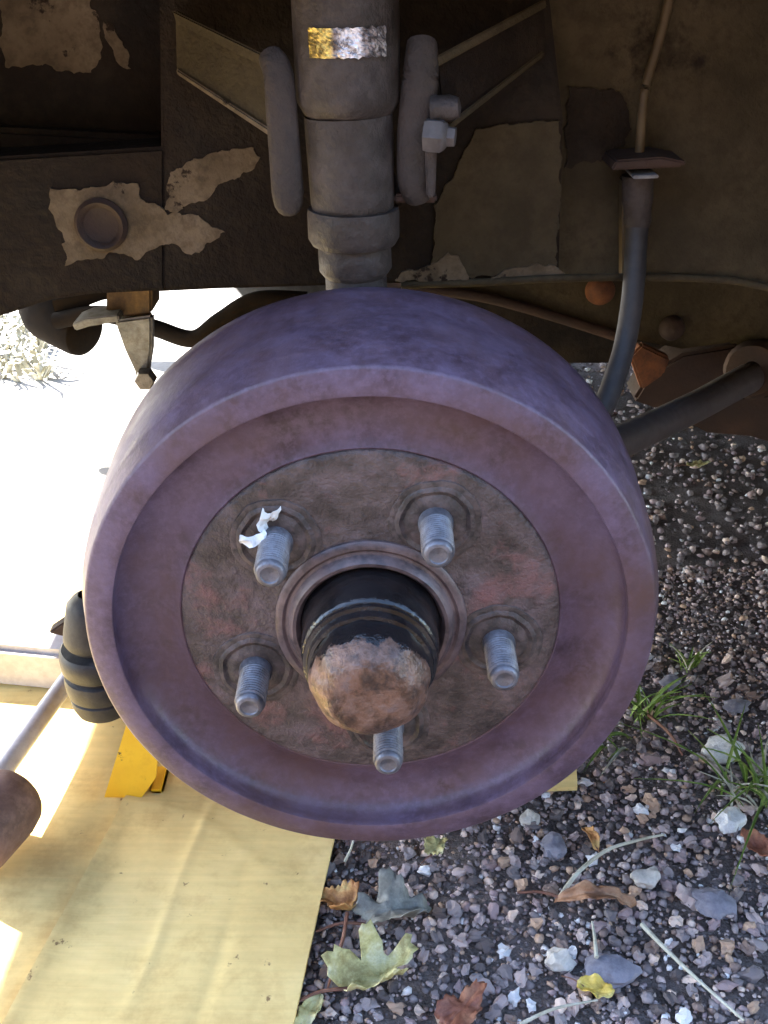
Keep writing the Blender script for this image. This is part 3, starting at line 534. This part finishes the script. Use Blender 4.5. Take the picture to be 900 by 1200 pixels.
# ------------------------------------------------------------------ exhaust and hanger bracket seen through the gap at left
ex = thing('exhaust', 'dark silhouetted exhaust silencer and pipe beyond the drum at left', 'exhaust', P(70, 385, 0.80))
yy(ex, lathe('silencer', [(0.0001, -0.03), (0.026, -0.03), (0.032, -0.026), (0.034, -0.018), (0.034, 0.04), (0.030, 0.055), (0.018, 0.075), (0.012, 0.08), (0.012, 0.3)], 40, along(P(82, 381, 0.90), P(82, 381, 0.90) + Vector((-0.8, 0.5, 0.18)))), 'silencer', M_exh)
yy(ex, tube('pipe', [P(66, 376, 0.86), P(120, 368, 0.84), P(180, 384, 0.82), P(226, 397, 0.80), P(258, 376, 0.80), P(300, 352, 0.80), P(360, 352, 0.80)], 0.0105, 18), 'pipe', M_exh)
yy(ex, pxprism('hanger_strap', [(60, 352), (125, 340), (200, 336), (260, 330), (260, 338), (180, 342), (120, 352), (66, 372)], 0.86, 0.02, 0.001), 'hanger_strap', M_exh)
hb = thing('hanger_bracket', 'grey zinc hanger bracket with rusty top block in the bright gap at left', 'bracket', P(150, 400, 0.40))
yy(hb, pxprism('top_block', [(125, 330), (178, 330), (178, 368), (150, 372), (124, 368)], 0.40, 0.035, 0.002), 'top_block', M_ochre)
yy(hb, pxprism('hanger_plate', [(134, 376), (178, 370), (178, 410), (174, 436), (168, 452), (160, 456), (158, 436), (146, 410)], 0.395, 0.012, 0.002), 'hanger_plate', M_galv)
yy(hb, pxprism('side_flange', [(84, 380), (100, 373), (138, 369), (140, 377), (104, 383), (88, 388)], 0.385, 0.03, 0.001), 'side_flange', M_galv)
q = P(171, 443, 0.392); yy(hb, lathe('hanger_bolt', [(0.0001, -0.008), (0.0075, -0.008), (0.009, -0.006), (0.009, 0.002)], 6, Matrix.Translation(q)), 'hanger_bolt', M_stud)

# ------------------------------------------------------------------ ribbed rubber boot at the drum's left edge
Bt, Bb = P(104, 700, 0.125), P(122, 832, 0.125)
kb = (Bt - CAM).dot(FW) / FPX; Lb = (Bb - Bt).length
rb = thing('rubber_boot', 'black ribbed rubber boot half hidden behind the left edge of the drum', 'rubber boot', Bb)
bp_ = [(12, -0.03), (20, 0.0), (27, 0.05), (31, 0.16), (35, 0.27), (36, 0.34), (34, 0.365), (29, 0.375), (29, 0.40), (40, 0.415), (43, 0.44), (44, 0.50), (43, 0.575), (40, 0.60), (36, 0.61), (36, 0.63), (41, 0.645), (42, 0.68), (41, 0.76), (39, 0.80), (36, 0.805), (36, 0.82), (38, 0.83), (37, 0.90), (32, 0.97), (18, 1.0), (1, 1.0)]
yy(rb, lathe('bellows', [(r * kb, t * Lb) for r, t in bp_], 48, along(Bt, Bb), 0.02), 'bellows', M_rubber)
yy(rb, pxprism('mount_tab', [(56, 742), (74, 730), (110, 728), (110, 750), (72, 746)], 0.13, 0.01, 0.001), 'mount_tab', M_rustd)

# ------------------------------------------------------------------ yellow axle stand under the car behind the drum
foot = G(122, 934, 0.016)
sc = Vector((foot.x + 0.135, foot.y + 0.12, 0))
stand = thing('axle_stand', 'yellow steel axle stand on the cardboard behind the brake drum', 'axle stand', sc)
def leg(dx, dy):
    b = Vector((dx, dy, 0.0155)); t = Vector((dx * 0.42, dy * 0.30, 0.24)); d = (t - b).normalized()
    side = Vector((math.copysign(1, dx), 0, 0)); side2 = Vector((0, math.copysign(1, dy), 0))
    vs, fs = [], []
    rows = 14
    for k in range(rows + 1):
        p = b.lerp(t, k / rows); w = (0.036 - 0.003 * k / rows) * (0.86 if k == 0 else 1); th = 0.004
        # L section: flange facing the front and flange facing the side
        jg = 0.0022 * math.sin(k * 2.1) if dy < 0 else 0
        prof = [p - side * (w + jg), p, p - side2 * w, p - side2 * w - side * th, p - side2 * th - side * th, p - side * (w + jg) - side2 * th]
        vs += prof
    for k in range(rows):
        for i in range(6): fs.append((k * 6 + i, k * 6 + (i + 1) % 6, (k + 1) * 6 + (i + 1) % 6, (k + 1) * 6 + i))
    fs.append(tuple(range(6))); fs.append(tuple(range(rows * 6, rows * 6 + 6)))
    o = link('leg', sharp(fixn(mesh('leg', vs, fs)), 35), M_yellow, stand)
    link('foot', box('foot', (dx - side.x * 0.044 - 0.008, dy - side2.y * 0.02 - 0.016, 0.0145), (dx - side.x * 0.02 + 0.028, dy - side2.y * 0.02 + 0.016, 0.0185), 0.002), M_yellow, o)
for dx in (-0.135, 0.135):
    for dy in (-0.12, 0.12): leg(dx, dy)
link('collar', box('collar', (-0.062, -0.042, 0.225), (0.062, 0.042, 0.25), 0.003), M_yellow, stand)
link('post', box('post', (-0.016, -0.012, 0.20), (0.016, 0.012, 0.315), 0.002), M_rod, stand)
link('saddle', prism('saddle', [(-0.05, -0.02, 0.30), (0.05, -0.02, 0.30), (0.055, -0.02, 0.335), (0.04, -0.02, 0.335), (0.03, -0.02, 0.317), (-0.03, -0.02, 0.317), (-0.04, -0.02, 0.335), (-0.055, -0.02, 0.335)], (0, 0.04, 0), 0.001), M_rod, stand)

# ------------------------------------------------------------------ cardboard: a sheet with a folded flap on it
def sheet(name, corners, z0, nx_, ny_, th, fn):
    """bilinear patch between 4 ground corners (x,y), height fn(x,y,u,v)"""
    c = [Vector((p.x, p.y, 0)) for p in corners]; v, f = [], []
    for lay in (0, 1):
        for j in range(ny_ + 1):
            for i in range(nx_ + 1):
                u, w = i / nx_, j / ny_
                p = (c[0] * (1 - u) + c[1] * u) * (1 - w) + (c[3] * (1 - u) + c[2] * u) * w
                v.append((p.x, p.y, z0 + fn(p.x, p.y, u, w) - lay * th))
    n1 = (nx_ + 1) * (ny_ + 1)
    for j in range(ny_):
        for i in range(nx_):
            q = j * (nx_ + 1) + i; f.append((q, q + 1, q + nx_ + 2, q + nx_ + 1)); f.append((n1 + q + nx_ + 1, n1 + q + nx_ + 2, n1 + q + 1, n1 + q))
    for i in range(nx_):
        q = i; f.append((q, n1 + q, n1 + q + 1, q + 1)); q = ny_ * (nx_ + 1) + i; f.append((q + 1, n1 + q + 1, n1 + q, q))
    for j in range(ny_):
        q = j * (nx_ + 1); f.append((q + nx_ + 1, n1 + q + nx_ + 1, n1 + q, q)); q += nx_; f.append((q, n1 + q, n1 + q + nx_ + 1, q + nx_ + 1))
    return sharp(fixn(mesh(name, v, f)), 40)
cb = thing('cardboard_sheet', 'flattened brown cardboard box spread on the ground under the drum', 'cardboard', (-0.2, 0.2, 0))
def wav(x, y, u, w): return 0.0025 * mnoise.noise(Vector((x * 9, y * 5, 4))) + 0.0009 * mnoise.noise(Vector((x * 30, y * 9, 1)))
e0, e1 = G(340, 1225, 0.01), G(394, 978, 0.01); ed = (e1 - e0)
k0 = G(0, 1215, 0.01); k1 = G(197, 850, 0.01); kd = k1 - k0
front_r = e0 - ed * 0.8; back_r = e0 + ed * 1.5; front_l = k0 - kd * 0.45; back_l = k0 + kd * 1.25
yy(cb, sheet('panel', [Vector((-0.85, -0.14, 0)), Vector((front_l.x + 0.06, front_l.y, 0)), Vector((back_l.x + 0.10, 0.585, 0)), Vector((-0.75, 0.585, 0))], 0.0085, 40, 40, 0.004, lambda x, y, u, w: wav(x, y, u, w)), 'panel', M_card)
def flapz(x, y, u, w):
    uu = u + 0.02 * mnoise.noise(Vector((w * 6, 0, 2)))
    ridge = 0.0016 * math.exp(-((uu - 0.40) / 0.022) ** 2) * max(0, mnoise.noise(Vector((w * 5, 3, 0))) + 0.6) - 0.0012 * math.exp(-((uu - 0.66) / 0.03) ** 2) * max(0, mnoise.noise(Vector((w * 6, 9, 0))) + 0.4) + 0.0025 * math.exp(-(u / 0.05) ** 2)
    wr = 0.003 * math.exp(-((w - 0.655 - 0.03 * math.sin(u * 5)) / 0.012) ** 2) * (1 - u)
    return 0.004 + ridge + wr + wav(x, y, u, w) * 1.2 + 0.002 * u
yy(cb, sheet('flap', [front_l, front_r, back_r, back_l], 0.0098, 70, 90, 0.0035, flapz), 'flap', M_card)
tabc = G(670, 896, 0.008)
yy(cb, sheet('corner_tab', [Vector((tabc.x - 0.20, tabc.y - 0.035, 0)), Vector((tabc.x, tabc.y - 0.03, 0)), Vector((tabc.x + 0.004, tabc.y + 0.002, 0)), Vector((tabc.x - 0.20, tabc.y + 0.06, 0))], 0.011, 20, 8, 0.004, wav), 'corner_tab', M_card)

# ------------------------------------------------------------------ bar and mallet on the cardboard at left
b0, b1 = G(-160, 752, 0.03), G(128, 780, 0.03)
bar = tag(link('metal_bar', None or box('metal_bar', (-0.02, 0, -0.024), (0.02, (b1 - b0).length, 0.024), 0.006, along(b0, b1)), M_silver), 'pale grey square metal bar lying level beyond the mallet handle at left', 'metal bar')
mal = thing('mallet', 'mallet with rounded brown head and pale grey rod handle at left edge', 'mallet', G(-15, 985, 0.013))
h1 = G(90, 782, 0.045); h0 = G(4, 902, 0.05)
yy(mal, tube('handle', [h0 - (h1 - h0) * 0.25, h0, h1], 0.0085, 20), 'handle', M_silver)
hc = G(-14, 965, 0.045); hd = Vector((0.35, 1.0, 0)).normalized()
yy(mal, lathe('head', [(0.0001, -0.034), (0.022, -0.034), (0.0275, -0.029), (0.0295, -0.018), (0.0295, 0.018), (0.0275, 0.029), (0.024, 0.034), (0.0001, 0.034)], 40, along(hc, hc + hd), 0.02), 'head', M_mallet)

# ------------------------------------------------------------------ fallen leaves, stalks, stones and grass
def leaf_obj(name, label, pos, size, rot, m, lobes=(), curl=0.3, narrow=0.6, seed=0, tilt=0.0, stem=True):
    r = random.Random(seed); N, R = 56, 6; v = [Vector((0, 0, 0))]; f = []
    for k in range(1, R + 1):
        for i in range(N):
            a = 2 * PI * i / N
            base = 1.0
            if lobes:
                n_l, dep = lobes; aw = a + 0.35 * mnoise.noise(Vector((math.cos(a) * 1.5, math.sin(a) * 1.5, seed + 5))); base = (1 - dep * (0.5 - 0.5 * math.cos(n_l * aw)) ** 1.6) * (1 + 0.22 * mnoise.noise(Vector((math.cos(a) * 1.2, math.sin(a) * 1.2, seed + 9)))) * (1 + 0.07 * math.sin(a * 19 + seed))
            rr = base * (1 + 0.10 * mnoise.noise(Vector((math.cos(a) * 3, math.sin(a) * 3, seed)))) * k / R
            x = rr * math.cos(a); y = rr * math.sin(a) * narrow
            z = curl * (y * y * 1.3 + 0.35 * x * x * (1 if seed % 2 else -0.6)) + (0.34 * mnoise.noise(Vector((x * 2.2, y * 2.2, seed * 1.7))) + 0.16 * mnoise.noise(Vector((x * 6, y * 6, seed * 2.7)))) * (k / R) - 0.05 * math.exp(-(y / 0.06) ** 2)
            v.append(Vector((x, y, z)))
    for i in range(N): f.append((0, 1 + i, 1 + (i + 1) % N))
    for k in range(R - 1):
        for i in range(N): a = 1 + k * N; f.append((a + i, a + N + i, a + N + (i + 1) % N, a + (i + 1) % N))
    zmin = min(p.z for p in v); v = [Vector((p.x, p.y, p.z - zmin)) * (size / 2) for p in v]
    Mx_ = Matrix.Rotation(rot, 4, 'Z') @ Matrix.Rotation(tilt, 4, 'X')
    me = mesh(name, [Mx_ @ p for p in v], f)
    bm = bmesh.new(); bm.from_mesh(me); bmesh.ops.solidify(bm, geom=bm.faces[:], thickness=0.0004); bmesh.ops.recalc_face_normals(bm, faces=bm.faces); bm.to_mesh(me); bm.free()
    o = link(name, me, m, None, True, pos); tag(o, label, 'leaf', 'fallen leaves beside the drum')
    if stem:
        e = Mx_ @ Vector((-size * 0.3, 0, size * 0.02)); e2 = Mx_ @ Vector((-size * 0.95, size * 0.08, size * 0.03))
        link('leaf_stalk', tube('leaf_stalk', [e, (e + e2) / 2 + Vector((0, size * .04, size * .04)), e2], [size * .022, size * .018, size * .015], 6), M_stem, o)
    return o
gz = 0.008
leaf_obj('fallen_leaf', 'curled orange leaf touching the right edge of the cardboard', G(397, 1060, gz), 0.036, 2.9, M_l_orange, (3, 0.35), 1.0, 0.75, 1)
leaf_obj('fallen_leaf', 'large grey-green lobed leaf beside the orange leaf', G(458, 1078, gz), 0.058, 0.3, M_l_grey, (5, 0.34), 0.9, 0.8, 2)
leaf_obj('fallen_leaf', 'pale yellow curled lobed leaf below the grey-green leaf', G(437, 1146, gz), 0.066, 0.5, M_l_pale, (5, 0.5), 1.3, 0.75, 3)
leaf_obj('fallen_leaf', 'small pale leaf at the bottom edge next to the cardboard', G(362, 1188, gz), 0.032, 1.1, M_l_pale, (), 0.6, 0.4, 4)
leaf_obj('fallen_leaf', 'small bright yellow leaf near the blue-grey flat stone', G(697, 1161, gz), 0.025, -0.4, M_l_yel, (), 0.7, 0.6, 5)
leaf_obj('fallen_leaf', 'long narrow brown curled leaf lying level right of centre', G(697, 1059, gz + .003), 0.060, -0.06, M_l_brown, (), 2.2, 0.2, 6, 0.3)
leaf_obj('fallen_leaf', 'red-brown leaf at the right edge below the grass', G(890, 996, gz), 0.036, 2.2, M_l_red, (), 0.9, 0.5, 7)
leaf_obj('fallen_leaf', 'narrow orange-brown leaf standing between stones under the drum edge', G(692, 984, gz), 0.024, 1.9, M_l_orange, (), 1.6, 0.35, 8)
leaf_obj('fallen_leaf', 'flat reddish leaf at the bottom edge of the gravel', G(541, 1186, gz - .002), 0.046, 0.9, M_l_red, (3, 0.3), 0.3, 0.6, 9)
leaf_obj('fallen_leaf', 'tiny pale green leaf just below the drum rim', G(512, 995, gz), 0.026, 1.0, M_l_pale, (3, 0.4), 0.6, 0.7, 10)
leaf_obj('fallen_leaf', 'pale dry leaf in the dark gravel below the suspension arm', G(818, 546, gz), 0.034, 0.2, M_l_pale, (), 0.8, 0.4, 11)
leaf_obj('fallen_leaf', 'brown leaf beside the rusty orange corner behind the hose', G(722, 462, gz), 0.03, 0.6, M_l_brown, (), 0.8, 0.5, 12)
def stalk(label, pts, r, m, name='dry_stalk', cat='stalk'):
    n = len(pts); rs = [r * (1 - 0.5 * i / (n - 1)) for i in range(n)]
    return tag(link(name, tube(name, [G(x, y, z) for x, y, z in pts], rs, 7), m), label, cat, 'dry stalks on the gravel')
stalk('long pale curved straw on the gravel right of the drum', [(655, 1053, .012), (678, 1022, .018), (712, 996, .020), (750, 984, .018), (778, 978, .011)], 0.0019, M_straw)
stalk('short pale upright straw near the long brown leaf', [(699, 1122, .012), (697, 1100, .013), (694, 1080, .012)], 0.0016, M_straw)
stalk('long pale straw running down to the bottom right corner', [(752, 1083, .013), (778, 1110, .014), (820, 1150, .013), (872, 1196, .011)], 0.0019, M_straw)
stalk('thin red-brown stem beside the edge of the cardboard', [(407, 1070, .012), (402, 1100, .014), (392, 1130, .013), (384, 1158, .011)], 0.0016, M_stem, 'stem', 'stem')
stalk('brown twig among the grass by the drum edge', [(760, 838, .012), (785, 860, .02), (800, 885, .012)], 0.0018, M_stem, 'twig', 'twig')
stalk('thin pale twig at the bottom of the gravel', [(610, 1200, .011), (650, 1182, .014), (700, 1172, .011)], 0.0014, M_straw, 'twig', 'twig')
stalk('short straw upright below the drum at left', [(404, 1010, .012), (411, 995, .016), (414, 985, .02)], 0.0012, M_straw)

def lump(name, label, px, py, size, m, seed, flat=0.7, rot=0.0, sub=3, jag=0.3):
    me = stone_mesh(seed, sub, jag, flat); me.transform(Matrix.Rotation(rot, 4, 'Z') @ Matrix.Scale(size, 4)); o = link(name, me, m, None, False, G(px, py, size * flat * 0.25)); tag(o, label, 'stone')
    return o
lump('stone', 'knobbly white stone among grass right of the drum', 845, 880, 0.030, M_white, 21, 0.8, 0.3)
lump('stone', 'large flat blue-grey stone near the yellow leaf', 714, 1138, 0.031, M_slate, 22, 0.45, 0.2)
lump('stone', 'pale lilac flat stone right of the long brown leaf', 836, 1058, 0.028, M_slate, 23, 0.5, -0.4)
lump('stone', 'white pebble just right of the straw', 757, 1029, 0.019, M_cream, 24, 0.7, 0.5)
lump('stone', 'round cream pebble left of the large blue-grey stone', 656, 1125, 0.018, M_cream, 25, 0.8, 0.0)
lump('stone', 'flat pale stone in the shade above the white stone', 863, 827, 0.022, M_slate, 26, 0.4, 0.1)
lump('stone', 'cream stone under the lower right drum rim', 620, 959, 0.015, M_cream, 27, 0.7, 0.8)
lump('stone', 'speckled pale stone at the foot of the grass clump', 855, 962, 0.024, M_white, 28, 0.6, 0.9)
lump('stone', 'grey stone beside the small grass tuft', 786, 799, 0.017, M_slate, 29, 0.7, 0.3)
lump('stone', 'long mauve stone under the drum rim at centre right', 648, 993, 0.022, M_slate, 30, 0.6, 1.5)

def blade_mesh(L, w, lean, bend, az):
    v, f = [], []; n = 7
    for k in range(n + 1):
        t = k / n; out = L * (lean * t + bend * t * t); h = L * t * (1 - 0.45 * bend * t); ww = w * (1 - t) ** 0.7 * (0.6 + 0.8 * min(t * 3, 1)) * 0.5
        c = Vector((out, 0, h)); v += [c + Vector((0, -ww, 0.0006)), c + Vector((0.0004, 0, -ww * 0.4)), c + Vector((0, ww, 0.0006))]
    for k in range(n):
        for i in range(2): f.append((k * 3 + i, k * 3 + i + 1, k * 3 + i + 4, k * 3 + i + 3))
    me = mesh('blade', v, f); me.transform(Matrix.Rotation(az, 4, 'Z')); return me
def tuft(label, px, py, n, L, spread, seed, azr=(0, 6.28)):
    r = random.Random(seed); t = thing('grass_tuft', label, 'grass', G(px, py, 0.002), 'grass tufts in the gravel')
    for k in range(n):
        me = blade_mesh(L * r.uniform(0.5, 1.1), r.uniform(0.0024, 0.004), r.uniform(0.1, 0.5) * spread, r.uniform(0.2, 0.9) * spread, r.uniform(*azr))
        link('blade', me, M_grass if r.random() < 0.85 else M_straw, t, True, (r.uniform(-.012, .012) * spread, r.uniform(-.012, .012) * spread, 0))
tuft('small upright grass tuft in the shaded gravel right of the drum', 803, 782, 16, 0.036, 0.8, 1)
tuft('grass tuft at the lower right edge of the drum', 752, 838, 22, 0.05, 1.1, 2)
tuft('sparse sprawling grass blades below the drum edge tuft', 725, 868, 9, 0.045, 1.5, 3, (2.4, 4.4))
tuft('wide sprawling grass clump at the right edge below the white stone', 868, 932, 30, 0.062, 1.5, 4)
tuft('grass sprigs at the right edge beside the sprawling clump', 905, 925, 16, 0.06, 1.3, 5)
# weeds in the sun far beyond the car's tail
tv, tf = [], []
for k in range(700):
    px = random.uniform(-160, 60); py = random.uniform(365, 450); p = G(px, py, 0)
    a = random.uniform(0, 6.28); L = random.uniform(0.02, 0.06); w = random.uniform(0.0015, 0.005); d = Vector((math.cos(a), math.sin(a), 0)); s = Vector((-d.y, d.x, 0))
    b = len(tv); tv += [p - s * w, p + s * w, p + d * L * 0.5 + s * w + Vector((0, 0, L * .7)), p + d * L * 0.5 - s * w + Vector((0, 0, L * .7)), p + d * L + Vector((0, 0, L * .8))]
    tf += [(b, b + 1, b + 2, b + 3), (b + 3, b + 2, b + 4)]
wd = link('weeds', mesh('weeds', tv, tf), M_straw, None, False); wd['kind'] = 'stuff'; tag(wd, 'sunlit weeds and leaf litter beyond the tail of the car', 'weeds')

# ------------------------------------------------------------------ unseen leafy screen behind the camera, added to close off the low sky
M_screen_leaf, _nt, _nd, _lk, _b = newmat('screen_leaf'); _oi = ramp(_nd, [(0, (0.02, 0.035, 0.01)), (1, (0.065, 0.095, 0.03))]); _lk.new(_nd.new('ShaderNodeNewGeometry').outputs['Random Per Island'], _oi.inputs[0]); _lk.new(_oi.outputs[0], _b.inputs['Base Color']); _b.inputs['Roughness'].default_value = 0.6
hg = thing('sky_screen', 'unseen dark green screen added to block low sky, facing the side of the car', 'sky_screen', (0, -2.2, 0))
link('twig_core', box('twig_core', (-4.0, -0.45, 0.0), (4.0, -0.10, 1.95), 0.05), M_stem, hg)
n = 9000; x = rng.uniform(-4.1, 4.1, n); z = rng.uniform(0.02, 2.05, n); top = rng.random(n) < 0.2
y = np.where(top, rng.uniform(-0.5, 0.0, n), rng.uniform(-0.12, 0.03, n)); z = np.where(top, rng.uniform(1.9, 2.08, n), z)
a = rng.normal(0, 1, (n, 3)); a /= np.linalg.norm(a, axis=1)[:, None]; b = np.cross(a, rng.normal(0, 1, (n, 3))); b /= np.linalg.norm(b, axis=1)[:, None]
c = np.stack([x, y, z], -1); L = rng.uniform(0.035, 0.06, n)[:, None]
V = np.stack([c - a * L, c + b * L * 0.5, c + a * L, c - b * L * 0.5], 1).reshape(-1, 3)
link('foliage', mesh('foliage', V, [(4 * i, 4 * i + 1, 4 * i + 2, 4 * i + 3) for i in range(n)]), M_screen_leaf, hg, False)

hg['label'] = 'unseen dark green screen added to block low sky on the near side of the car'
h2 = hg.copy(); COL.objects.link(h2); h2.location = (0, 5.2, 0); h2.rotation_euler = (0, 0, PI); h2['label'] = 'unseen dark green screen added to block low sky beyond the far side of the car'  # second added screen, cuts low sky from the far side
for ch in list(hg.children):
    c = ch.copy(); COL.objects.link(c); c.parent = h2
